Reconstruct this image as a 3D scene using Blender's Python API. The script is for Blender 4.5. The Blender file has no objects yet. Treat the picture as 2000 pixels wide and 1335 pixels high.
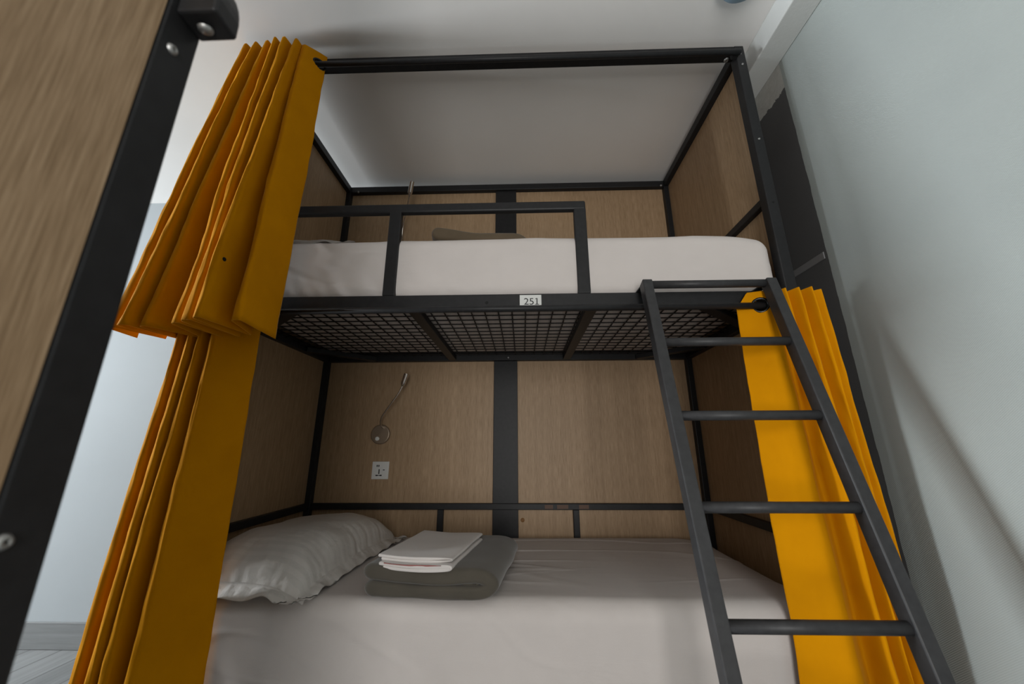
import bpy, bmesh, math, random
from mathutils import Vector, Matrix, noise
random.seed(4)
sc = bpy.context.scene
COL = sc.collection
FL = 0.97                      # eye height above the floor; the numbers below are heights relative to the eye

# ------------------------------------------------------------------ camera
cd = bpy.data.cameras.new('camera')
cam = bpy.data.objects.new('camera', cd); COL.objects.link(cam)
R_ = Vector((0.9996162907, 0.0275622512, -0.0027556766))
U_ = Vector((0.0100678907, -0.2688441435, 0.9631310732))
W_ = Vector((-0.0258052130, 0.9627892546, 0.2690184792))
cam.matrix_world = Matrix(((R_.x, U_.x, -W_.x, 1.0800), (R_.y, U_.y, -W_.y, -1.1923), (R_.z, U_.z, -W_.z, FL), (0, 0, 0, 1)))
cd.sensor_fit = 'HORIZONTAL'; cd.sensor_width = 36.0; cd.lens = 729.84/2000*36
cd.clip_start = 0.02
cd.dof.use_dof = True; cd.dof.focus_distance = 1.35; cd.dof.aperture_fstop = 3.2
sc.camera = cam

# ------------------------------------------------------------------ light and exposure
wd = bpy.data.worlds.new('world'); sc.world = wd; wd.use_nodes = True
wd.node_tree.nodes['Background'].inputs[0].default_value = (0.55, 0.62, 0.70, 1)
wd.node_tree.nodes['Background'].inputs[1].default_value = 0.05
def area(name, loc, direction, sx, sy, power, col):
    l = bpy.data.lights.new(name, 'AREA'); l.shape = 'RECTANGLE'; l.size = sx; l.size_y = sy
    l.energy = power; l.color = col
    o = bpy.data.objects.new(name, l); COL.objects.link(o)
    o.location = (loc[0], loc[1], loc[2]+FL)
    o.rotation_euler = Vector(direction).to_track_quat('-Z', 'Y').to_euler()
    return o
area('daylight_left_window', (-4.52, -0.30, 0.66), (1, 0, 0.0), 0.80, 0.95, 300, (0.90, 0.96, 1.0))
area('added_front_fill', (1.22, -3.33, 0.02), (0, 1, 0.06), 0.95, 1.85, 56, (1.0, 0.985, 0.96))  # added fill from behind the viewer, tall enough to light the deck underside
sc.view_settings.view_transform = 'Standard'; sc.view_settings.look = 'None'
sc.view_settings.gamma = 1.0; sc.view_settings.use_curve_mapping = False
sc.view_settings.exposure = -0.1

# ------------------------------------------------------------------ helpers
class MB:
    def __init__(s): s.v = []; s.f = []
    def add(s, vs, fs):
        n = len(s.v); s.v += [Vector(v) for v in vs]; s.f += [[n+i for i in f] for f in fs]
    def box(s, lo, hi):
        x0, y0, z0 = lo; x1, y1, z1 = hi
        s.add([(x0,y0,z0),(x1,y0,z0),(x1,y1,z0),(x0,y1,z0),(x0,y0,z1),(x1,y0,z1),(x1,y1,z1),(x0,y1,z1)],
              [(3,2,1,0),(4,5,6,7),(0,1,5,4),(1,2,6,5),(2,3,7,6),(3,0,4,7)]); return s
    def bar(s, a, b, w, d, side):                       # w along side, d along the third axis
        a, b = Vector(a), Vector(b); t = (b-a).normalized(); sd = Vector(side); sd = (sd-t*sd.dot(t)).normalized()
        n = t.cross(sd); vs = []
        for p in (a, b):
            for i, j in ((-1,-1),(1,-1),(1,1),(-1,1)): vs.append(p+sd*(i*w/2)+n*(j*d/2))
        s.add(vs, [(3,2,1,0),(4,5,6,7),(0,1,5,4),(1,2,6,5),(2,3,7,6),(3,0,4,7)]); return s
    def tube(s, path, r, n=16, cap=True):
        P = [Vector(p) for p in path]; m = len(P)
        rr = r if isinstance(r, (list, tuple)) else [r]*m
        t0 = (P[1]-P[0]).normalized(); up = Vector((0,0,1)) if abs(t0.z) < .9 else Vector((1,0,0))
        e = t0.cross(up).normalized(); vs = []
        for i in range(m):
            t = (P[min(i+1,m-1)]-P[max(i-1,0)]).normalized()
            e = (e-t*e.dot(t)).normalized(); g = t.cross(e)
            for k in range(n):
                a = 2*math.pi*k/n; vs.append(P[i]+(e*math.cos(a)+g*math.sin(a))*rr[i])
        fs = [(i*n+k, i*n+(k+1)%n, (i+1)*n+(k+1)%n, (i+1)*n+k) for i in range(m-1) for k in range(n)]
        if cap: fs += [list(range(n))[::-1], [(m-1)*n+k for k in range(n)]]
        s.add(vs, fs); return s
    def prism(s, pts, axis, a, b):                      # closed outline extruded along an axis
        def mk(p, h):
            q = list(p); q.insert(axis, h); return q
        n = len(pts); vs = [mk(p, a) for p in pts]+[mk(p, b) for p in pts]
        s.add(vs, [list(range(n))[::-1], [n+i for i in range(n)]]+[(i, (i+1)%n, n+(i+1)%n, n+i) for i in range(n)]); return s
    def lathe(s, prof, c, axis, n=24):                  # profile of (radius, height) along axis
        ax = Vector(axis).normalized(); e = ax.orthogonal().normalized(); g = ax.cross(e); c = Vector(c); vs = []
        for r, h in prof:
            for k in range(n):
                a = 2*math.pi*k/n; vs.append(c+ax*h+(e*math.cos(a)+g*math.sin(a))*max(r, 1e-5))
        m = len(prof)
        s.add(vs, [(i*n+k, i*n+(k+1)%n, (i+1)*n+(k+1)%n, (i+1)*n+k) for i in range(m-1) for k in range(n)]); return s
    def torus(s, c, axis, R, r, n=32, m=10):
        ax = Vector(axis).normalized(); e = ax.orthogonal().normalized(); g = ax.cross(e); c = Vector(c); vs = []
        for i in range(n):
            a = 2*math.pi*i/n; d = e*math.cos(a)+g*math.sin(a)
            for k in range(m):
                b = 2*math.pi*k/m; vs.append(c+d*(R+r*math.cos(b))+ax*(r*math.sin(b)))
        s.add(vs, [(i*m+k, ((i+1)%n)*m+k, ((i+1)%n)*m+(k+1)%m, i*m+(k+1)%m) for i in range(n) for k in range(m)]); return s
    def grid(s, fn, nu, nv, wrap=False):
        vs = [fn(i/(nu-1), j/(nv-1)) for i in range(nu) for j in range(nv)]
        fs = [(i*nv+j, (i+1)*nv+j, (i+1)*nv+j+1, i*nv+j+1) for i in range(nu-1) for j in range(nv-1)]
        s.add(vs, fs); return s

def build(name, mb, mat, parent=None, bevel=0.0, smooth=False, weld=False, solid=0.0, origin=None):
    me = bpy.data.meshes.new(name)
    if parent is not None:
        o0 = parent['_o']
    elif origin is not None:
        o0 = origin
    else:
        xs = [v.x for v in mb.v]; ys = [v.y for v in mb.v]; zs = [v.z for v in mb.v]
        o0 = ((min(xs)+max(xs))/2, (min(ys)+max(ys))/2, min(zs))
    ov = Vector(o0)
    me.from_pydata([v-ov for v in mb.v], [], mb.f); me.update()
    bm = bmesh.new(); bm.from_mesh(me)
    if weld: bmesh.ops.remove_doubles(bm, verts=bm.verts, dist=1e-5)
    if not solid: bmesh.ops.recalc_face_normals(bm, faces=bm.faces)
    bm.to_mesh(me); bm.free()
    o = bpy.data.objects.new(name, me); COL.objects.link(o)
    if mat is not None: me.materials.append(mat)
    if parent is not None:
        o.parent = parent
        po = parent
        if parent.parent is not None or parent.type == 'MESH': pass
    else:
        o.location = (ov.x, ov.y, ov.z+FL)
    o['_o'] = tuple(ov)
    if smooth:
        for p in me.polygons: p.use_smooth = True
    if solid:
        m = o.modifiers.new('thickness', 'SOLIDIFY'); m.thickness = solid; m.offset = 0
    if bevel:
        m = o.modifiers.new('bevel', 'BEVEL'); m.width = bevel; m.segments = 2; m.limit_method = 'ANGLE'; m.angle_limit = math.radians(40)
    return o
def tag(o, label=None, cat=None, group=None, kind=None):
    if label: o['label'] = label
    if cat: o['category'] = cat
    if group: o['group'] = group
    if kind: o['kind'] = kind
    return o
def thing(name, loc, label, cat, group=None):
    o = bpy.data.objects.new(name, None); COL.objects.link(o)
    o.empty_display_size = 0.05
    o.location = (loc[0], loc[1], loc[2]+FL); o['_o'] = tuple(loc)
    return tag(o, label, cat, group)
def copy_tree(o, parent=None, skip=()):
    c = o.copy(); COL.objects.link(c)
    if parent is not None: c.parent = parent
    for ch in o.children:
        if ch.name.split('.')[0] in skip: continue
        copy_tree(ch, c, skip)
    return c
def struct(name, mb, mat, **k):
    return tag(build(name, mb, mat, **k), kind='structure')

# ------------------------------------------------------------------ materials
def new_mat(name, base=(0.5,0.5,0.5), rough=0.6, metal=0.0, spec=0.5):
    m = bpy.data.materials.new(name); m.use_nodes = True
    b = m.node_tree.nodes['Principled BSDF']
    b.inputs['Base Color'].default_value = (*base, 1); b.inputs['Roughness'].default_value = rough
    b.inputs['Metallic'].default_value = metal; b.inputs['Specular IOR Level'].default_value = spec
    return m, m.node_tree.nodes, m.node_tree.links, b
def N(nt, t, **k):
    n = nt.new(t)
    for a, b in k.items(): setattr(n, a, b)
    return n
def coords(nt, ln, scale=(1,1,1)):
    tc = N(nt, 'ShaderNodeTexCoord'); mp = N(nt, 'ShaderNodeMapping'); mp.inputs['Scale'].default_value = scale
    ln.new(tc.outputs['Object'], mp.inputs[0]); return mp.outputs[0]
def noise_t(nt, ln, vec, scale, detail=4, rough=0.55, dist=0.0):
    n = N(nt, 'ShaderNodeTexNoise'); n.inputs['Scale'].default_value = scale; n.inputs['Detail'].default_value = detail
    n.inputs['Roughness'].default_value = rough; n.inputs['Distortion'].default_value = dist
    ln.new(vec, n.inputs['Vector']); return n.outputs['Fac']
def ramp(nt, ln, fac, stops):
    r = N(nt, 'ShaderNodeValToRGB'); e = r.color_ramp.elements
    e[0].position, e[0].color = stops[0][0], (*stops[0][1], 1); e[1].position, e[1].color = stops[-1][0], (*stops[-1][1], 1)
    for p, c in stops[1:-1]:
        x = e.new(p); x.color = (*c, 1)
    ln.new(fac, r.inputs[0]); return r.outputs[0]
def bump(nt, ln, b, h, strength, dist=0.002):
    n = N(nt, 'ShaderNodeBump'); n.inputs['Strength'].default_value = strength; n.inputs['Distance'].default_value = dist
    ln.new(h, n.inputs['Height']); ln.new(n.outputs[0], b.inputs['Normal'])
def math_n(nt, ln, op, a, b):
    n = N(nt, 'ShaderNodeMath', operation=op)
    for i, q in enumerate((a, b)):
        if hasattr(q, 'is_output'): ln.new(q, n.inputs[i])
        else: n.inputs[i].default_value = q
    return n.outputs[0]

def metal_mat(name, c, rough):
    m, nt, ln, b = new_mat(name, c, rough, 0, 0.25)
    f = noise_t(nt, ln, coords(nt, ln), 55, 3)
    ln.new(ramp(nt, ln, f, [(0.3, tuple(x*.85 for x in c)), (0.7, tuple(x*1.15 for x in c))]), b.inputs['Base Color'])
    bump(nt, ln, b, noise_t(nt, ln, coords(nt, ln), 420, 2), 0.06, 0.0006)
    return m
M_metal = metal_mat('charcoal_powder_coat', (0.0165, 0.0165, 0.0175), 0.46)
M_ladder = metal_mat('charcoal_ladder_paint', (0.036, 0.036, 0.0375), 0.42)
M_wire = metal_mat('black_wire', (0.018, 0.015, 0.014), 0.5)
M_screw = new_mat('zinc_screw', (0.40, 0.40, 0.39), 0.42, 0.8)[0]
M_chrome = new_mat('brushed_nickel', (0.62, 0.58, 0.54), 0.22, 0.95)[0]
M_nickel = new_mat('satin_nickel', (0.36, 0.29, 0.22), 0.38, 0.7)[0]
M_hole = new_mat('dark_hole', (0.008, 0.008, 0.008), 0.9)[0]
M_eyelet = new_mat('black_eyelet', (0.02, 0.02, 0.02), 0.25, 0.6)[0]

def wood_mat(name, dark, mid, light):
    m, nt, ln, b = new_mat(name, mid, 0.5, 0, 0.35)
    fine = noise_t(nt, ln, coords(nt, ln, (430, 430, 17)), 1.0, 3, 0.6)
    med = noise_t(nt, ln, coords(nt, ln, (60, 60, 1.2)), 1.0, 4, 0.6, 0.3)
    big = noise_t(nt, ln, coords(nt, ln, (3, 3, 0.5)), 1.0, 2)
    s = math_n(nt, ln, 'ADD', math_n(nt, ln, 'MULTIPLY', fine, 0.60), math_n(nt, ln, 'ADD', math_n(nt, ln, 'MULTIPLY', med, 0.25), math_n(nt, ln, 'MULTIPLY', big, 0.13)))
    ln.new(ramp(nt, ln, s, [(0.36, dark), (0.5, mid), (0.64, light)]), b.inputs['Base Color'])
    bump(nt, ln, b, fine, 0.10, 0.0008)
    return m
M_wood = wood_mat('oak_laminate', (0.265, 0.172, 0.094), (0.37, 0.248, 0.144), (0.465, 0.325, 0.20))
def cloth_mat(name, c, rough=0.9, weave=900, wr=0.0, sheen=0.0, var=0.06):
    m, nt, ln, b = new_mat(name, c, rough, 0, 0.15)
    f = noise_t(nt, ln, coords(nt, ln), 9, 3)
    ln.new(ramp(nt, ln, f, [(0.3, tuple(x*(1-var) for x in c)), (0.7, tuple(min(1, x*(1+var)) for x in c))]), b.inputs['Base Color'])
    h = noise_t(nt, ln, coords(nt, ln), weave, 2)
    if wr:
        h2 = noise_t(nt, ln, coords(nt, ln, (1.2, 5, 5)), 3.2, 4, 0.5, 0.6)
        h = math_n(nt, ln, 'ADD', math_n(nt, ln, 'MULTIPLY', h, 0.05), math_n(nt, ln, 'MULTIPLY', h2, wr))
        bump(nt, ln, b, h, 0.5, 0.012)
    else: bump(nt, ln, b, h, 0.15, 0.0012)
    if sheen: b.inputs['Sheen Weight'].default_value = sheen
    return m
def curtain_mat(name):
    c = (0.64, 0.255, 0.001)
    m, nt, ln, b = new_mat(name, c, 0.85, 0, 0.05)
    f = noise_t(nt, ln, coords(nt, ln), 7, 4)
    ln.new(ramp(nt, ln, f, [(0.3, (0.60, 0.235, 0.001)), (0.7, (0.68, 0.275, 0.001))]), b.inputs['Base Color'])
    h = noise_t(nt, ln, coords(nt, ln, (1, 1, .25)), 16, 4, 0.5, 0.5)
    h2 = noise_t(nt, ln, coords(nt, ln), 900, 2)
    bump(nt, ln, b, math_n(nt, ln, 'ADD', h, math_n(nt, ln, 'MULTIPLY', h2, 0.06)), 0.22, 0.008)
    b.inputs['Sheen Weight'].default_value = 0.32; b.inputs['Sheen Roughness'].default_value = 0.22
    b.inputs['Sheen Tint'].default_value = (1.0, 0.75, 0.4, 1)
    return m
M_curtain = curtain_mat('mustard_curtain_cloth')
M_sheet = cloth_mat('white_bed_sheet', (0.61, 0.565, 0.54), 0.85, 900, 0.25, 0, 0.02)
M_towel = cloth_mat('white_towel_cloth', (0.66, 0.62, 0.595), 0.9, 500, 0, 0.1, 0.03)
M_red = cloth_mat('red_edge_stitching', (0.34, 0.13, 0.12), 0.9)
M_blanket = cloth_mat('grey_olive_fleece', (0.082, 0.072, 0.057), 1.0, 380, 0, 0.25, 0.10)
M_brown = cloth_mat('brown_fleece', (0.12, 0.09, 0.058), 1.0, 380, 0, 0.2, 0.10)
def pillow_mat():
    m, nt, ln, b = new_mat('white_satin_stripe', (0.7, 0.67, 0.64), 0.6, 0, 0.3)
    w = N(nt, 'ShaderNodeTexWave', wave_type='BANDS', bands_direction='Y', wave_profile='SIN'); w.inputs['Scale'].default_value = 11.0
    w.inputs['Distortion'].default_value = 0.0
    ln.new(coords(nt, ln), w.inputs['Vector'])
    ln.new(ramp(nt, ln, w.outputs['Fac'], [(0.42, (0.60, 0.575, 0.545)), (0.58, (0.645, 0.615, 0.585))]), b.inputs['Base Color'])
    ln.new(ramp(nt, ln, w.outputs['Fac'], [(0.42, (0.42,)*3), (0.58, (0.75,)*3)]), b.inputs['Roughness'])
    h = noise_t(nt, ln, coords(nt, ln), 11, 4, 0.5, 0.4)
    bump(nt, ln, b, h, 0.55, 0.014)
    return m
M_pillow = pillow_mat()

def paint_mat(name, c, sc_=40, st=0.06, rough=0.75, var=0.03):
    m, nt, ln, b = new_mat(name, c, rough, 0, 0.3)
    f = noise_t(nt, ln, coords(nt, ln), 1.6, 4)
    ln.new(ramp(nt, ln, f, [(0.3, tuple(x*(1-var) for x in c)), (0.7, tuple(min(1, x*(1+var)) for x in c))]), b.inputs['Base Color'])
    bump(nt, ln, b, noise_t(nt, ln, coords(nt, ln), sc_, 3), st, 0.003)
    return m
M_white = paint_mat('white_wall_paint', (0.36, 0.385, 0.40))
M_ceil = paint_mat('white_ceiling_paint', (0.85, 0.835, 0.815), 60, 0.05)
M_beam = paint_mat('beam_paint', (0.66, 0.675, 0.66), 80, 0.15)
M_plastic = new_mat('white_plastic', (0.72, 0.72, 0.70), 0.35)[0]
M_paper = paint_mat('white_label_paper', (0.66, 0.67, 0.65), 700, 0.1, 0.6, 0.06)
M_ink = new_mat('black_ink', (0.025, 0.025, 0.027), 0.7)[0]
M_strip = new_mat('dark_grey_strip', (0.21, 0.21, 0.215), 0.45)[0]

def right_wall_mat():
    m, nt, ln, b = new_mat('textured_wallcovering_and_dark_paint', (0.6, 0.65, 0.64), 0.7, 0, 0.3)
    tc = N(nt, 'ShaderNodeTexCoord'); sp = N(nt, 'ShaderNodeSeparateXYZ'); ln.new(tc.outputs['Object'], sp.inputs[0])
    y, z = sp.outputs['Y'], sp.outputs['Z']
    ln_noise = noise_t(nt, ln, coords(nt, ln), 9, 5, 0.6)
    yw = math_n(nt, ln, 'ADD', y, math_n(nt, ln, 'MULTIPLY', math_n(nt, ln, 'SUBTRACT', ln_noise, 0.5), 0.012))
    beyond = math_n(nt, ln, 'GREATER_THAN', yw, 0.012)
    n2 = noise_t(nt, ln, coords(nt, ln), 38, 4, 0.7)
    zw = math_n(nt, ln, 'ADD', z, math_n(nt, ln, 'MULTIPLY', math_n(nt, ln, 'SUBTRACT', n2, 0.5), 0.045))
    below = math_n(nt, ln, 'LESS_THAN', zw, 1.388)
    dark = math_n(nt, ln, 'MULTIPLY', beyond, below)
    n3 = noise_t(nt, ln, coords(nt, ln), 2.2, 3)
    cover = ramp(nt, ln, n3, [(0.3, (0.36, 0.395, 0.385)), (0.7, (0.40, 0.435, 0.42))])
    plain = ramp(nt, ln, n2, [(0.3, (0.46, 0.46, 0.435)), (0.7, (0.56, 0.56, 0.535))])
    charcoal = ramp(nt, ln, n3, [(0.3, (0.098, 0.099, 0.101)), (0.7, (0.118, 0.119, 0.121))])
    m1 = N(nt, 'ShaderNodeMix', data_type='RGBA'); ln.new(beyond, m1.inputs[0]); ln.new(cover, m1.inputs[6]); ln.new(plain, m1.inputs[7])
    m2 = N(nt, 'ShaderNodeMix', data_type='RGBA'); ln.new(dark, m2.inputs[0]); ln.new(m1.outputs[2], m2.inputs[6]); ln.new(charcoal, m2.inputs[7])
    ln.new(m2.outputs[2], b.inputs['Base Color'])
    ln.new(math_n(nt, ln, 'SUBTRACT', 0.75, math_n(nt, ln, 'MULTIPLY', dark, 0.35)), b.inputs['Roughness'])
    # raised weave of the wall covering
    s1 = math_n(nt, ln, 'SINE', math_n(nt, ln, 'MULTIPLY', y, 2*math.pi/0.0055), 0)
    s2 = math_n(nt, ln, 'SINE', math_n(nt, ln, 'MULTIPLY', z, 2*math.pi/0.0045), 0)
    wv = math_n(nt, ln, 'ADD', math_n(nt, ln, 'MULTIPLY', s1, s2), math_n(nt, ln, 'MULTIPLY', noise_t(nt, ln, coords(nt, ln), 300, 2), 1.5))
    wv = math_n(nt, ln, 'MULTIPLY', wv, math_n(nt, ln, 'SUBTRACT', 1.0, beyond))
    bump(nt, ln, b, wv, 0.22, 0.0012)
    return m
M_rwall = right_wall_mat()

def plank_mat(name, rot, sx, sy, mortar):
    m, nt, ln, b = new_mat(name, (0.3, 0.3, 0.3), 0.45, 0, 0.4)
    tc = N(nt, 'ShaderNodeTexCoord'); mp = N(nt, 'ShaderNodeMapping'); mp.inputs['Rotation'].default_value = rot
    ln.new(tc.outputs['Object'], mp.inputs[0])
    br = N(nt, 'ShaderNodeTexBrick'); br.inputs['Scale'].default_value = 1.0; br.inputs['Brick Width'].default_value = sx; br.inputs['Row Height'].default_value = sy
    br.inputs['Mortar Size'].default_value = mortar; br.inputs['Color1'].default_value = (0.20, 0.205, 0.205, 1); br.inputs['Color2'].default_value = (0.16, 0.165, 0.165, 1)
    br.inputs['Mortar'].default_value = (0.09, 0.09, 0.09, 1); br.inputs['Mortar Smooth'].default_value = 0.2
    ln.new(mp.outputs[0], br.inputs['Vector'])
    g = N(nt, 'ShaderNodeMapping'); g.inputs['Scale'].default_value = (2, 40, 40); ln.new(mp.outputs[0], g.inputs[0])
    f = noise_t(nt, ln, g.outputs[0], 1.0, 5, 0.65)
    mx = N(nt, 'ShaderNodeMix', data_type='RGBA', blend_type='MULTIPLY'); mx.inputs[0].default_value = 1.0
    ln.new(br.outputs['Color'], mx.inputs[6]); ln.new(ramp(nt, ln, f, [(0.3, (0.78,)*3), (0.7, (1.1,)*3)]), mx.inputs[7])
    ln.new(mx.outputs[2], b.inputs['Base Color'])
    return m
M_floor = plank_mat('grey_wood_look_tile', (0, 0, math.pi/2), 1.2, 0.16, 0.004)
M_base = plank_mat('grey_tile_skirting', (math.pi/2, 0, 0), 0.6, 0.5, 0.003)

# ------------------------------------------------------------------ the room
XL, XR, YF, YB, ZF, ZC = -4.6, 2.15, -3.4, 0.957, -0.97, 1.615
struct('floor', MB().box((XL-.1, YF-.1, ZF-.06), (XR+.1, YB+.1, ZF)), M_floor)
struct('ceiling', MB().box((XL-.1, YF-.1, ZC), (XR+.1, YB+.1, ZC+.08)), M_ceil)
struct('wall_back', MB().box((XL-.1, YB, ZF), (XR+.1, YB+.1, ZC)), M_white)
struct('wall_right', MB().box((XR, YF-.1, ZF), (XR+.1, YB, ZC)), M_rwall, origin=(XR, 0, 0))
# left wall with its window opening, and the wall behind the viewer with an opening added for fill
w = MB()
wy0, wy1, wz0, wz1 = -0.76, 0.16, 0.08, 1.16
w.box((XL-.1, YF-.1, ZF), (XL, wy0, ZC)); w.box((XL-.1, wy1, ZF), (XL, YB, ZC))
w.box((XL-.1, wy0, ZF), (XL, wy1, wz0)); w.box((XL-.1, wy0, wz1), (XL, wy1, ZC))
struct('wall_left', w, M_white)
w = MB()
fx0, fx1, fz0, fz1 = 0.70, 1.74, -0.95, 1.02
w.box((XL, YF-.1, ZF), (fx0, YF, ZC)); w.box((fx1, YF-.1, ZF), (XR, YF, ZC))
w.box((fx0, YF-.1, ZF), (fx1, YF, fz0)); w.box((fx0, YF-.1, fz1), (fx1, YF, ZC))
struct('wall_front', w, M_white)
w = MB(); t = 0.045
w.box((XL-.08, wy0, wz0), (XL-.03, wy0+t, wz1)); w.box((XL-.08, wy1-t, wz0), (XL-.03, wy1, wz1))
w.box((XL-.08, wy0, wz0), (XL-.03, wy1, wz0+t)); w.box((XL-.08, wy0, wz1-t), (XL-.03, wy1, wz1))
w.box((XL-.08, (wy0+wy1)/2-.02, wz0), (XL-.03, (wy0+wy1)/2+.02, wz1))
struct('window_1', w, M_plastic, bevel=.003)
w = MB()
w.box((fx0, YF-.08, fz0), (fx0+t, YF-.03, fz1)); w.box((fx1-t, YF-.08, fz0), (fx1, YF-.03, fz1))
w.box((fx0, YF-.08, fz0), (fx1, YF-.03, fz0+t)); w.box((fx0, YF-.08, fz1-t), (fx1, YF-.03, fz1))
struct('added_opening_frame', w, M_plastic, bevel=.003)  # unseen frame, made up to go round the added fill light
struct('baseboard_back', MB().box((XL, YB-.010, ZF), (-.06, YB, ZF+.118)), M_base, bevel=.002)
struct('trim_1', MB().box((2.048, YF, 1.512), (XR, YB, ZC)), M_beam, bevel=.004)          # dropped beam along the right wall
struct('trim_2', MB().box((XR-.004, 0.022, 0.632), (XR, YB, 0.659)), M_strip, bevel=.002)  # strip across the dark paint
cf = thing('ceiling_fixture', (1.885, -0.250, 1.56), 'pale blue rim of a round fixture on the ceiling near the beam', 'ceiling light')
M_fix = new_mat('pale_blue_plastic', (0.30, 0.42, 0.52), 0.4)[0]
build('housing', MB().lathe([(0, 0.055), (.085, .055), (.085, .03), (.07, .022), (0, .018)], (1.885, -0.250, 1.56), (0, 0, 1), 36), M_fix, cf, smooth=False)
build('cover', MB().lathe([(.066, .021), (.055, .008), (.03, .001), (0, 0)], (1.885, -0.250, 1.56), (0, 0, 1), 36), M_plastic, cf, smooth=True)

# ------------------------------------------------------------------ the bunk bed
L, D, P = 1.98, 0.8037, 0.019
bunk = thing('bunk_bed', (L/2, D/2, ZF), 'two-tier charcoal steel bunk bed with oak panels, number label 251 on its upper rail', 'bunk bed')
ZT, ZD = 1.555, 0.4735
def tube_part(name, lo, hi, mat=M_metal, bv=.003): return build(name, MB().box(lo, hi), mat, bunk, bevel=bv)
for px in (0, L):
    for py in (0, D):
        build('post', MB().box((px-P, py-P, ZF), (px+P, py+P, ZT+.022)), M_metal, bunk, bevel=.003)
# top rails
tube_part('top_rail', (P, -P, ZT-.02), (L-P, P, ZT+.02)); tube_part('top_rail', (P, D-P, ZT-.02), (L-P, D+P, ZT+.02))
tube_part('top_rail', (-P, P, ZT-.02), (P, D-P, ZT+.02)); tube_part('top_rail', (L-P, P, ZT-.02), (L+P, D-P, ZT+.02))
for zo in (0.0, -1.149):
    d = 'deck_rail'
    tube_part(d, (P, -P, ZD-.0235+zo), (L-P, P, ZD+.0235+zo)); tube_part(d, (P, D-P, ZD-.0235+zo), (L-P, D+P, ZD+.0235+zo))
    tube_part(d, (-P+.004, P, ZD-.0235+zo), (P, D-P, ZD+.0235+zo)); tube_part(d, (L-P, P, ZD-.0235+zo), (L+P-.004, D-P, ZD+.0235+zo))
    for x in (0.704, 1.322):
        build('cross_slat', MB().box((x-.02, P, ZD-.022+zo), (x+.02, D-P, ZD+.004+zo)), M_metal, bunk, bevel=.002)
    for (sx, x0) in ((1, P), (-1, L-P)):
        for (sy, y0) in ((1, P), (-1, D-P)):
            a, b = Vector((x0+sx*.26, y0, ZD-.012+zo)), Vector((x0, y0+sy*.22, ZD-.012+zo))
            build('corner_brace', MB().bar(a, b, .04, .022, (0, 0, 1) if False else (sx, sy, 0)), M_metal, bunk, bevel=.002)
    wm = MB(); zz = ZD+.008+zo; sp = 0.0507
    k = 0; x = P+.012
    while x < L-P:
        wm.tube([(x, P, zz), (x, D-P, zz)], .0027, 6, False); x += sp
    y = P+.02
    while y < D-P:
        wm.tube([(P, y, zz-.004), (L-P, y, zz-.004)], .0027, 6, False); y += sp
    build('wire_mesh', wm, M_wire, bunk)
# low side and back rails with short uprights
for zo, up in ((0.0, False), (1.149, True)):
    z = -0.285+zo
    tube_part('side_rail', (-.014, P, z-.015), (.012, D-P, z+.015)); tube_part('side_rail', (L-.012, P, z-.015), (L+.014, D-P, z+.015))
    tube_part('back_rail', (P, D-.014, z-.0145), (L-P, D+.010, z+.0145))
    for x in (0.671, 1.338):
        tube_part('back_upright', (x-.015, D-.012, z-.39), (x+.015, D+.010, z-.0145))
M_worn = new_mat('worn_brown_metal', (0.10, 0.050, 0.028), 0.6)[0]
for x0, x1 in ((1.185, 1.225), (1.245, 1.300), (1.352, 1.400)):
    build('worn_patch', MB().box((x0, D-.0145, -.2945), (x1, D-.0138, -.276)), M_worn, bunk, bevel=.0003)
M_glue = new_mat('orange_glue', (0.20, 0.085, 0.012), 0.6)[0]
build('glue_spot', MB().lathe([(0, .0015), (.008, .0012), (.010, 0)], (1.076, D+.0118, -.349), (0, -1, 0), 14), M_glue, bunk)
# panels
for x0 in (-.0185, L+.0085):
    build('end_panel', MB().box((x0, P+.001, ZF+.12), (x0+.010, D-P-.001, ZT-.020)), M_wood, bunk)
build('back_panel', MB().box((P-.02, D+.012, ZF+.12), (0.93, D+.022, ZT-.02)), M_wood, bunk)
build('back_panel', MB().box((1.054, D+.012, ZF+.12), (L-P+.02, D+.022, ZT-.02)), M_wood, bunk)
for z0, z1 in ((ZF+.1, ZD-.024), (ZD+.024, ZT-.02)):
    build('center_plate', MB().box((0.928, D-.004, z0), (1.0555, D+.024, z1)), M_metal, bunk, bevel=.002)
# guard rail along the upper mattress
zg0, zg1 = 0.8225, 0.8585
build('guard_rail', MB().box((P, -.019, zg0), (1.3155, .006, zg1)), M_metal, bunk, bevel=.006)
for x in (0.6255, 1.294):
    build('guard_post', MB().box((x-.0215, -.019, ZD+.0235), (x+.0215, .006, zg0+.004)), M_metal, bunk, bevel=.003)
# curtain rods in front of the rails
for z, x0, x1 in ((1.508, -.06, L-P), (0.433, .035, L-.075)):
    build('curtain_rod', MB().tube([(x0, -.046, z), (x1, -.046, z)], .0108, 20), M_metal, bunk, smooth=True, bevel=0)
    for x in (0.06, x1-.012):
        build('rod_bracket', MB().box((x-.012, -.050, z-.004), (x+.012, -.017, z+.018)), M_metal, bunk, bevel=.002)
# rounded bracket standing out from the end post at deck height
pr = [(-P, .425), (-.060, .4255)]
for i in range(1, 9):
    a = i/8*math.pi/2
    pr.append((-.060+.030*(1-math.cos(a)), .434+.062*math.sin(a)))
pr += [(-P, .515)]
rb = build('corner_bracket', MB().prism([(q[0], q[1]) for q in pr], 1, -.019, .012), M_metal, bunk, bevel=.003)
build('bolt', MB().lathe([(0, .0045), (.0045, .0042), (.0065, .0028), (.0072, 0)], (-.038, -.004, .4235), (0, -.35, -1), 16), M_screw, rb, smooth=True)
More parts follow.
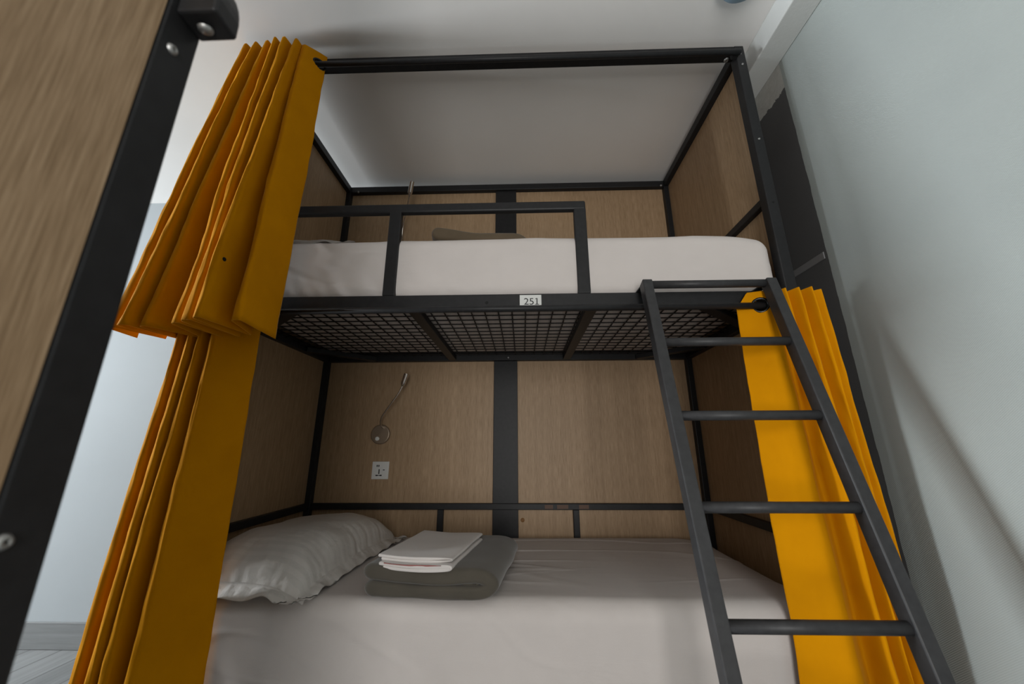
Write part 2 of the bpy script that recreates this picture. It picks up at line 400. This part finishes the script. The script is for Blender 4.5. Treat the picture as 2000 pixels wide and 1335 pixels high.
# screws
def screw(c, ax, r=.006, mat=None):
    build('bolt', MB().lathe([(.3*r, .25*r), (.3*r, .62*r), (.75*r, .5*r), (r, 0), (r, -.4*r)], c, ax, 14), mat or M_screw, bunk, smooth=True)
for z in (1.534, 1.479, 1.111): screw((1.9805, -.019, z), (0, -1, 0), .0045)
screw((1.981, -.019, .835), (0, -1, 0), .004, M_hole)
for z, yy in ((.384, .004), (-.0606, .010)): screw((-.019, yy, z), (-1, 0, 0), .0054)
screw((1.937, .006, 1.535), (0, 0, -1), .010); screw((1.945, D-P, 1.540), (0, -1, -.6), .006); screw((.066, D-P, 1.538), (0, -1, -.6), .006)
screw((1.007, D-P, .465), (0, -1, 0), .005)
build('screw_hole', MB().lathe([(0, .0006), (.0052, .0006), (.0062, -.001)], (.9640, -.019, .4665), (0, -1, 0), 16), M_hole, bunk)
# number label
lab = build('number_label', MB().box((1.075, -.0200, .4495), (1.1475, -.0188, .4915)), M_paper, bunk)
lab['label'] = 'white paper label printed 251'
fc = bpy.data.curves.new('digits', 'FONT'); fc.body = '251'; fc.size = 0.037; fc.extrude = 0.0002; fc.align_x = 'CENTER'; fc.offset = 0.0
tmp = bpy.data.objects.new('digits_curve', fc); COL.objects.link(tmp)
dg = bpy.context.evaluated_depsgraph_get(); dm = bpy.data.meshes.new_from_object(tmp.evaluated_get(dg))
bpy.data.objects.remove(tmp)
xs = [v.co.x for v in dm.vertices]; ys = [v.co.y for v in dm.vertices]
cx = (min(xs)+max(xs))/2; wd_ = max(xs)-min(xs); hh = max(ys)-min(ys)
ox = Vector(lab['_o'])
for v in dm.vertices:
    x = (v.co.x-cx)/wd_*.045+1.1120; z = (v.co.y-min(ys))/hh*.0235+.4565
    v.co = Vector((x, -.0203-v.co.z, z))-ox
dm.materials.clear(); dm.materials.append(M_ink)
ft = MB().box((1.1262, -.0205, .4565), (1.1392, -.0203, .4588))
ft.prism([(1.1270, .4752), (1.1325, .4782), (1.1325, .4802), (1.1270, .4775)], 1, -.0205, -.0203)
build('digit_foot', ft, M_ink, lab)
do = bpy.data.objects.new('digits', dm); COL.objects.link(do); do.parent = lab
bunk_copy_skip = ('number_label', 'screw_hole', 'worn_patch', 'glue_spot')

# the neighbouring bunk, turned half round, its end panel close on the left
nb = copy_tree(bunk, None, bunk_copy_skip)
X0, Y0 = 0.7135, -0.9157
nb.rotation_euler = (0, 0, math.pi); nb.location = (X0-L/2, Y0-D/2, 0)
nb['label'] = 'neighbouring bunk bed close on the left, showing its oak end panel and dark corner post'

# ------------------------------------------------------------------ bedding
def nz(x, y, z=0): return noise.noise(Vector((x, y, z)))
def mattress(name, x0, x1, y0, y1, z0, z1, r, seed, label, sag=0.0, grp=None):
    sx, sy, sz = x1-x0, y1-y0, z1-z0
    bm = bmesh.new(); NX, NY, NZ = 200, 170, 44
    mb = MB()
    def face(fn, nu, nv): mb.grid(fn, nu, nv)
    def shape(px, py, pz):
        # p in local 0..size : rounded box
        q = Vector((px, py, pz)); lo = Vector((r, r, r)); hi = Vector((sx-r, sy-r, sz-r))
        c = Vector((min(max(q.x, lo.x), hi.x), min(max(q.y, lo.y), hi.y), min(max(q.z, lo.z), hi.z)))
        d = q-c
        n = d.normalized() if d.length > 1e-9 else Vector((0, 0, 0))
        # cube-to-sphere edge rounding
        s = c+n*r if d.length > 1e-9 else q
        # long shallow pull wrinkles along the bed, gathers at the lower hem
        X, Y, Z = s.x, s.y, s.z
        cl = lambda t: max(0.0, min(1.0, t))
        wt = cl((n.z-.15)/.6); wf = cl((-n.y-.15)/.6)
        w1 = nz(X*.9+seed, Y*7+X*.9, seed*2.1); w3 = nz(X*.8-seed, Y*6-X*.7+5, seed*1.3)
        ridge = max(0, 1-abs(w1)*13)*max(0, nz(X*1.7, Y*2, seed)+.30)+max(0, 1-abs(w3)*12)*max(0, nz(X*1.5+3, Y*2, seed)+.2)
        amp = wt*(.0042*ridge+.003*nz(X*2, Y*3, seed))
        w2 = nz(X*3+Z*8, Z*5-X*1.5, seed+4)
        fr = .0040*max(0, 1-abs(w2)*9)*max(0, nz(X*1.3, Z*2, seed+9)+.2)
        hem = cl(1-Z/(sz*.6))
        amp += wf*(fr+hem*.0035*nz(X*20+Z*10, 0, seed+2)+.004*nz(X*1.6, Z*3, seed+7))
        s = s+n*amp*1.3
        s.z -= .030*max(0, (abs(X/sx*2-1)-.80)/.20)**2*cl((Z/sz-.25)/.6)
        dip = sag*math.sin(math.pi*max(0, min(1, X/sx)))
        if Z > sz*.5: s.z -= dip
        return (x0+s.x, y0+s.y, z0+s.z)
    e = 1e-4
    face(lambda u, v: shape(u*sx, v*sy, sz), NX, NY)
    face(lambda u, v: shape(u*sx, v*sy, 0), NX, NY)
    face(lambda u, v: shape(u*sx, 0, v*sz), NX, NZ); face(lambda u, v: shape(u*sx, sy, v*sz), NX, NZ)
    face(lambda u, v: shape(0, u*sy, v*sz), NY, NZ); face(lambda u, v: shape(sx, u*sy, v*sz), NY, NZ)
    o = build(name, mb, M_sheet, None, smooth=True, weld=True)
    return tag(o, label, 'mattress', grp)
ZM = -0.412
mattress('mattress', .028, 1.952, -.012, .782, -.6625, ZM, .052, 3.3, 'white-sheeted mattress on the lower bunk, under the pillow and folded blanket')
mattress('mattress', .028, 1.952, -.010, .782, .4875, .728, .045, 8.1, 'white-sheeted mattress on the upper bunk, behind the guard rail')

def pillow(c, rz, label):
    root_z = c[2]; mb = MB(); nu, nv = 72, 96; HX, HY, FLG = .215, .355, 1.16
    def f(sgn):
        def g(a, b):
            u = (a*2-1)*FLG; v = (b*2-1)*(1+.16*HX/HY)
            uu, vv = min(abs(u), 1), min(abs(v), 1)
            pu = max(0, 1-uu**2.6)**.55; pv = max(0, 1-vv**2.8)**.55
            inside = pu*pv
            # the seam rides up in the middle of each side and drops at the corners
            cor = (uu*vv)**3
            seam = .040*(1-cor)*(1 if True else 0)
            x = u*HX*(1-.045*(vv**2)*(1-uu**4)*0-.03*(1-vv**2)*uu**3*-1*0); y = v*HY
            x *= 1-.035*(1-abs(vv)**2)*(uu**4); y *= 1-.03*(1-uu**2)*(vv**4)
            fl = min(1, max(0, max(abs(u)-1, (abs(v)-1)*HY/HX))/.16)
            dist = min(abs(abs(u)-1)*HX, abs(abs(v)-1)*HY)
            along = y if abs(u)*HX-HX > abs(v)*HY-HY else x
            wave = fl*(.010*nz(x*15, y*15, 1.7)+.010*math.sin(along*62)*cor**.5)
            wr = .010*nz(x*13, y*13, 5.2)*(1-inside)*inside*3+.0065*nz(x*32+y*6, y*20, 3)*inside**.4*(1-inside**2)
            pucker = .007*nz(along*48, 3.3, 9)*math.exp(-dist/.035)*(1-fl)
            groove = .007*math.exp(-(dist/.007)**2)
            top = seam+.114*inside+wr+pucker-groove; bot = seam-.042*inside
            top -= .018*math.exp(-((x+.03)**2/.02+(y-.05)**2/.05))*inside
            z = top if sgn > 0 else bot-.0012
            z += wave-fl*seam*.80
            return Vector((x, y, max(z, .0015)))
        return g
    R = Matrix.Rotation(rz, 3, 'Z')
    for s in (1, -1):
        fn = f(s); mb.grid(lambda a, b: R @ fn(a, b)+Vector(c), nu, nv)
    o = build('pillow', mb, M_pillow, None, smooth=True, weld=True, origin=c)
    return tag(o, label, 'pillow', None)
pl = pillow((.262, .345, ZM+.004), math.radians(-3.5), 'plump white striped pillow on the lower bunk, beside the folded grey blanket')
p2 = pl.copy(); COL.objects.link(p2); p2.location = (.235, .415, .728+.003+FL); p2.scale = (1, .97, .68)
p2['label'] = 'white pillow on the upper bunk, its edge barely showing beside the yellow curtain'

def ribbon(mb, path, th, y0, y1, seed, ny=40, wob=.004, dip=None, hw=None):
    """thick cloth strip following a path in X-Z, running along Y, rounded at both long edges"""
    # resample path
    P = [Vector((p[0], 0, p[1])) for p in path]
    for _ in range(3):                                   # Chaikin smoothing
        Q = [P[0]]
        for a, b in zip(P, P[1:]): Q += [a*.75+b*.25, a*.25+b*.75]
        Q.append(P[-1]); P = Q
    m = len(P); nr = []
    for i in range(m):
        t = (P[min(i+1, m-1)]-P[max(i-1, 0)]).normalized(); nr.append(Vector((-t.z, 0, t.x)))
    out = []
    for i in range(m): out.append((P[i]+nr[i]*th/2, nr[i]))
    k = 8; tE = (P[-1]-P[-2]).normalized()
    for j in range(1, k):
        a = math.pi*j/k; d = nr[-1]*math.cos(a)+tE*math.sin(a); out.append((P[-1]+d*th/2, d))
    for i in reversed(range(m)): out.append((P[i]-nr[i]*th/2, -nr[i]))
    tS = (P[0]-P[1]).normalized()
    for j in range(1, k):
        a = math.pi*j/k; d = -nr[0]*math.cos(a)+tS*math.sin(a); out.append((P[0]+d*th/2, d))
    n = len(out); rows = []
    rr = min(th*.42, .016); steps = []
    for j in range(7):
        a = math.pi/2*j/6; steps.append((y0+rr*(1-math.sin(a)), rr*(1-math.cos(a))))
    steps = steps[::-1]; steps = [(y0+rr-rr*math.cos(math.pi/2*j/6), rr*(1-math.sin(math.pi/2*j/6))) for j in range(7)]
    for j in range(1, ny): steps.append((y0+rr+(y1-y0-2*rr)*j/ny, 0))
    steps += [(y1-rr+rr*math.sin(math.pi/2*j/6), rr*(1-math.cos(math.pi/2*j/6))) for j in range(7)]
    vs = []
    for y, ins in steps:
        for p, d in out:
            q = p-d*ins; w_ = wob*nz(q.x*9, y*9, seed+q.z*8)
            X = Vector((q.x, y, q.z))+Vector((d.x, 0, d.z))*w_
            X.y += .006*nz(q.x*7+3, q.z*25, seed)
            if dip: X.z += dip(X.x, X.y, q.z)
            vs.append(X)
    R = len(steps)
    fs = [(r*n+i, r*n+(i+1) % n, (r+1)*n+(i+1) % n, (r+1)*n+i) for r in range(R-1) for i in range(n)]
    # end caps: strips between opposite sides of the outline
    half = m
    for r, rev in ((0, False), (R-1, True)):
        b = r*n
        for i in range(m-1):
            q = (b+i, b+i+1, b+(m+k-1)+(m-1-i-1), b+(m+k-1)+(m-1-i)); fs.append(q[::-1] if rev else q)
        e1 = [b+m-1+j for j in range(0, k+1)]; fs.append(e1 if rev else e1[::-1])
        e2 = [b+(2*m+k-2)+j for j in range(0, k)]+[b]; fs.append(e2 if rev else e2[::-1])
    mb.add(vs, fs); return mb
def blanket(c, rz, label, mat, ks):
    mb = MB()
    pth = [(-.165, .026), (-.05, .0245), (.09, .025), (.150, .027), (.176, .045), (.178, .062), (.150, .082), (.09, .081), (-.05, .079), (-.17, .083)]
    dip = lambda x, y, z: -.010*math.exp(-((x+.02)**2/.012))*(1 if z > .05 else .35)*(1 if z > .015 else 0)
    ribbon(mb, pth, .047, -.215, .215, 2.0, dip=dip, wob=.006)
    # inner roll of the fold showing at the right end
    ribbon(mb, [(.098, .046), (.118, .052), (.134, .046), (.140, .058), (.128, .062)], .011, -.205, .205, 6.0, wob=.002)
    R = Matrix.Rotation(rz, 3, 'Z')
    for v in mb.v: v.z = max(v.z*ks, .001)
    mb.v = [R @ v+Vector(c) for v in mb.v]
    o = build('folded_blanket', mb, mat, None, smooth=True, origin=c)
    return tag(o, label, 'blanket', None)
bl = blanket((.835, .192, ZM+.004), math.radians(-6), 'folded grey-olive fleece blanket on the lower bunk, under the white towel', M_blanket, .80)
blanket((.895, .335, .728+.003), math.radians(8), 'folded brown blanket on the upper bunk, peeking over the mattress behind the guard rail', M_brown, 1.0)

# white towel folded on the blanket
tw = thing('folded_towel', (.81, .17, ZM+.08), 'small folded white towel lying on top of the grey blanket', 'towel')
def towel_layer(th, pts, y0, y1, seed, zoff, off):
    mb = MB()
    dip = lambda x, y, z: -.009*math.exp(-((x+.02)**2/.012))
    ribbon(mb, pts, th, y0, y1, seed, ny=26, wob=.003, dip=dip)
    R = Matrix.Rotation(math.radians(-9), 3, 'Z')
    mb.v = [R @ v+Vector((.808+off[0], .150+off[1], ZM+.0820+zoff)) for v in mb.v]
    return mb
build('lower_fold', towel_layer(.0075, [(-.100, .005), (0, .005), (.085, .005), (.100, .009), (.085, .0132), (0, .0132), (-.114, .0130)], -.175, .165, 3, 0, (0, 0)), M_towel, tw, smooth=True)
build('upper_fold', towel_layer(.0070, [(-.112, .0212), (0, .0212), (.088, .0212), (.103, .025), (.088, .0288), (0, .0288), (-.122, .0285)], -.160, .170, 5, 0.0, (-.004, .004)), M_towel, tw, smooth=True)
build('edge_stitching', towel_layer(.0022, [(-.100, .0170), (0, .0171), (.07, .0171)], -.1735, -.1705, 5, 0, (0, -.004)), M_red, tw, smooth=True)

# ------------------------------------------------------------------ curtains
def round_poly(pts, r, k=5):
    out = [Vector(pts[0])]
    for a, b, c in zip(pts, pts[1:], pts[2:]):
        a, b, c = Vector(a), Vector(b), Vector(c)
        d1, d2 = (a-b), (c-b); rr = min(r, d1.length*.45, d2.length*.45)
        p, q = b+d1.normalized()*rr, b+d2.normalized()*rr
        for j in range(k+1):
            t = j/k; out.append(p*(1-t)**2+b*2*t*(1-t)+q*t**2)
    out.append(Vector(pts[-1])); return out
def curtain_sheet(top, bot, zt, zb, seed, r_top=.013, r_bot=.018, nz_=70, wob=.006, ymax=None, per=10):
    """pleated sheet between two plan outlines"""
    def dens(pts, r):
        q = round_poly(pts, r); out = []
        for a, b in zip(q, q[1:]):
            out.append(a); 
        out.append(q[-1]); return out
    T, B = dens(top, r_top), dens(bot, r_bot); n = len(T); mb = MB(); vs = []
    # extra points along the flat panes
    idx = []
    for i in range(n-1):
        L_ = max((T[i+1]-T[i]).length, (B[i+1]-B[i]).length); k = max(1, int(L_/.006)); idx += [i+j/k for j in range(k)]
    idx.append(n-1)
    def ev(A, f):
        i = min(int(f), n-2); return A[i].lerp(A[i+1], f-i)
    m = len(idx)
    H0 = abs((zt(0) if callable(zt) else zt)-(zb(0) if callable(zb) else zb)); hd = .115/H0
    rows = [hd*r/28 for r in range(28)]+[hd+(1-hd)*r/(nz_-1) for r in range(nz_)]; nz_ = len(rows)
    for r, s in enumerate(rows):
        for c, f in enumerate(idx):
            a, b = ev(T, f), ev(B, f); e = s**0.92; p = a.lerp(b, e)
            u = c/m
            z = (zt(f/(n-1)) if callable(zt) else zt)*(1-s)+(zb(f/(n-1)) if callable(zb) else zb)*s
            am = wob*(.25+.75*s)
            x = p.x+am*nz(p.x*18, z*3.2, seed); y = p.y+am*1.2*nz(p.x*15+5, z*2.6, seed+7)
            y += .0022*nz(f*.30, z*13, seed+3); x += .0022*nz(f*.9+4, z*17, seed+5)*min(1, s*6)
            if ymax is not None: y = min(y, ymax)
            vs.append(Vector((x, y, z)))
    mb.add(vs, [(r*m+c, r*m+c+1, (r+1)*m+c+1, (r+1)*m+c) for r in range(nz_-1) for c in range(m-1)])
    return mb
def curtain(name_label, mb, eyelets, cat='curtain', spot=None):
    cen = [Vector(p) for p, ax in eyelets]                  # cut the eyelet openings
    def open_(f):
        m_ = sum((mb.v[i] for i in f), Vector())/len(f)
        return any((m_-c).length < .0205 for c in cen)
    mb.f = [f for f in mb.f if not open_(f)]
    xs = [v.x for v in mb.v]; ys = [v.y for v in mb.v]; zs = [v.z for v in mb.v]
    root = thing('bunk_curtain', ((min(xs)+max(xs))/2, (min(ys)+max(ys))/2, min(zs)), name_label, cat)
    c = build('cloth', mb, M_curtain, root, smooth=True, solid=.0016)
    for (p, ax) in eyelets:
        e = build('eyelet', MB().torus(p, ax, .0225, .0050, 32, 10), M_eyelet, root, smooth=True); e['label'] = 'black metal eyelet ring'
    if spot:
        build('snag_hole', MB().lathe([(0, .0016), (.0056, .0014), (.0064, -.001)], spot, (.996, -.084, .04), 14), M_hole, root)
    return root
def tips(pts, w, dy):
    # give each front fold a blunt rounded nose
    out = []
    for i, p in enumerate(pts):
        if 0 < i < len(pts)-1 and p[1] < pts[i-1][1] and p[1] < pts[i+1][1]: out += [(p[0]-w, p[1]+dy), p]
        else: out.append(p)
    return out
# upper left stack
T = [(-.055, -.045), (-.020, -.092), (-.004, -.034), (.026, -.100), (.040, -.032), (.074, -.102), (.088, -.032), (.114, -.113), (.128, -.032), (.152, -.115), (.168, -.032), (.196, -.106), (.206, -.034), (.214, -.082), (.278, -.024)]
B = [(-.125, -.10), (-.082, -.213), (-.045, -.075), (-.028, -.234), (-.005, -.075), (.022, -.219), (.075, -.082), (.140, -.246), (.150, -.085), (.186, -.270), (.198, -.090), (.232, -.293), (.250, -.110), (.324, -.265), (.304, -.078)]
curtain('mustard yellow curtain bunched at the left of the upper bunk, hanging from its top rod',
        curtain_sheet(tips(T, .014, .005), tips(B, .026, .006), 1.572, .330, 1.0, wob=.010), [((.2622, -.046, 1.507), (.74, -.672, 0))], spot=(.2288, -.2458, .5196))
# lower left
T = [(-.050, -.040), (-.030, -.042), (.022, -.100), (.035, -.036), (.060, -.105), (.066, -.036), (.090, -.105), (.098, -.034), (.128, -.105), (.212, -.030)]
B = [(-.060, -.080), (-.052, -.100), (-.012, -.150), (.010, -.060), (.048, -.170), (.052, -.060), (.085, -.175), (.100, -.060), (.160, -.172), (.242, -.030)]
curtain('mustard yellow curtain at the left of the lower bunk, hanging below the upper left curtain',
        curtain_sheet(tips(T, .013, .004), tips(B, .026, .006), .478, -.93, 11.0, wob=.005), [((.155, -.046, .433), (.7, -.7, 0))])
# lower right
T = [(1.778, -.030), (1.836, -.0415), (1.876, -.0575), (1.902, -.032), (1.918, -.078), (1.938, -.030), (1.956, -.086), (1.975, -.032), (1.994, -.090), (2.012, -.034), (2.040, -.064), (2.046, -.040)]
B = [(1.764, -.040), (1.812, -.098), (1.882, -.122), (1.945, -.050), (1.976, -.122), (2.000, -.050), (2.012, -.115), (2.030, -.045), (2.045, -.110), (2.058, -.050), (2.074, -.095), (2.080, -.060)]
curtain('mustard yellow curtain at the right of the lower bunk, behind the ladder',
        curtain_sheet(T, B, lambda u: .482-.056*max(0, 1-u/.014), -.93, 23.0, wob=.009), [((1.848, -.0462, .434), (.38, .92, 0))])

# ------------------------------------------------------------------ ladder
ld = thing('bunk_ladder', (1.67, -.25, ZF), 'charcoal steel ladder with round rungs leaning on the upper bunk rail at right', 'ladder')
SL = .22/.832
def lad(x0, x1, z, back=0.0):                       # centre of the stringer at height z
    f = (.3914-z)/.8204; y = -.1202-.2169*f+.0165+back
    return Vector((x0+(x1-x0)*f, y, z))
LX = ((1.4801, 1.4711), (1.8678, 1.8595))
for a, b in LX:
    build('stringer', MB().bar(lad(a, b, ZF+.001), lad(a, b, .5065), .0310, .037, (1, 0, 0)), M_ladder, ld, bevel=.003)
for z in (.4975, .2914, .0761, -.1371, -.3510, -.5650, -.779):
    p, q = lad(*LX[0], z), lad(*LX[1], z)
    build('rung', MB().tube([p, q], .0128, 20), M_ladder, ld, smooth=True)
for a, b in LX:                                     # hooks laid over the deck rail
    p = lad(a, b, .500)
    hk = MB(); hk.box((p.x-.014, p.y, .4980), (p.x+.014, .012, .5020))
    build('hook', hk, M_ladder, ld, bevel=.001)

# ------------------------------------------------------------------ lamps and socket
def lamp(base, pts, head, label):
    r = thing('reading_lamp', base, label, 'reading lamp')
    b = Vector(base)
    build('base', MB().lathe([(.050, .0), (.050, .012), (.047, .016), (0, .017)], b, (0, -1, 0), 32), M_nickel, r, smooth=False, bevel=.0015)
    build('button', MB().lathe([(.0105, .015), (.0105, .021), (.008, .0225), (0, .0225)], b+Vector((-.012, 0, -.022)), (0, -1, 0), 20), M_plastic, r)
    P_ = [Vector(p) for p in pts]
    for _ in range(3):
        Q = [P_[0]]
        for a, c in zip(P_, P_[1:]): Q += [a*.75+c*.25, a*.25+c*.75]
        Q.append(P_[-1]); P_ = Q
    build('gooseneck', MB().tube(P_, .0042, 12), M_chrome, r, smooth=True)
    h0, h1 = Vector(head[0]), Vector(head[1]); ax = (h1-h0); ln_ = ax.length
    build('lamp_head', MB().lathe([(0, 0), (.006, 0), (.0115, .012), (.0125, .02), (.0125, ln_), (.010, ln_), (.009, ln_-.006), (0, ln_-.006)], h0, ax, 24), M_chrome, r, smooth=False)
    return r
yb = D+.0115
lamp((.335, yb, .0627), [(.335+.012, yb-.012, .094), (.345, yb-.045, .105), (.352, yb-.075, .140), (.400, yb-.09, .205), (.445, yb-.10, .265), (.462, yb-.105, .300)],
     ((.462, yb-.105, .300), (.484, yb-.12, .362)), 'small metal gooseneck reading lamp on the lower bunk back panel, above the socket')
lamp((.372, yb, 1.150), [(.372, yb-.012, 1.185), (.374, yb-.05, 1.20), (.380, yb-.07, 1.26), (.405, yb-.11, 1.31), (.435, yb-.17, 1.345), (.452, yb-.205, 1.375)],
     ((.452, yb-.205, 1.372), (.474, yb-.245, 1.435)), 'gooseneck reading lamp on the upper bunk back panel, its head above the guard rail')
sk = thing('power_socket', (.3495, yb, -.159), 'white square multi-pin power socket on the lower bunk back panel', 'socket')
build('plate', MB().box((.3065, yb-.008, -.159), (.3925, yb, -.073)), M_plastic, sk, bevel=.002)
def hole(x, z, w_, h_): build('pin_hole', MB().box((x-w_/2, yb-.0086, z-h_/2), (x+w_/2, yb-.0078, z+h_/2)), M_hole, sk)
cxs, czs = .3440, -.122
hole(cxs, czs, .005, .024); hole(cxs-.011, czs-.018, .011, .006); hole(cxs+.010, czs-.018, .011, .006); hole(cxs-.003, czs-.018, .02, .003)
hole(cxs-.012, -.094, .005, .010); hole(cxs-.003, -.094, .005, .010); hole(cxs+.024, czs+.008, .009, .004)

for o in list(bpy.data.objects):
    if '_o' in o: del o['_o']
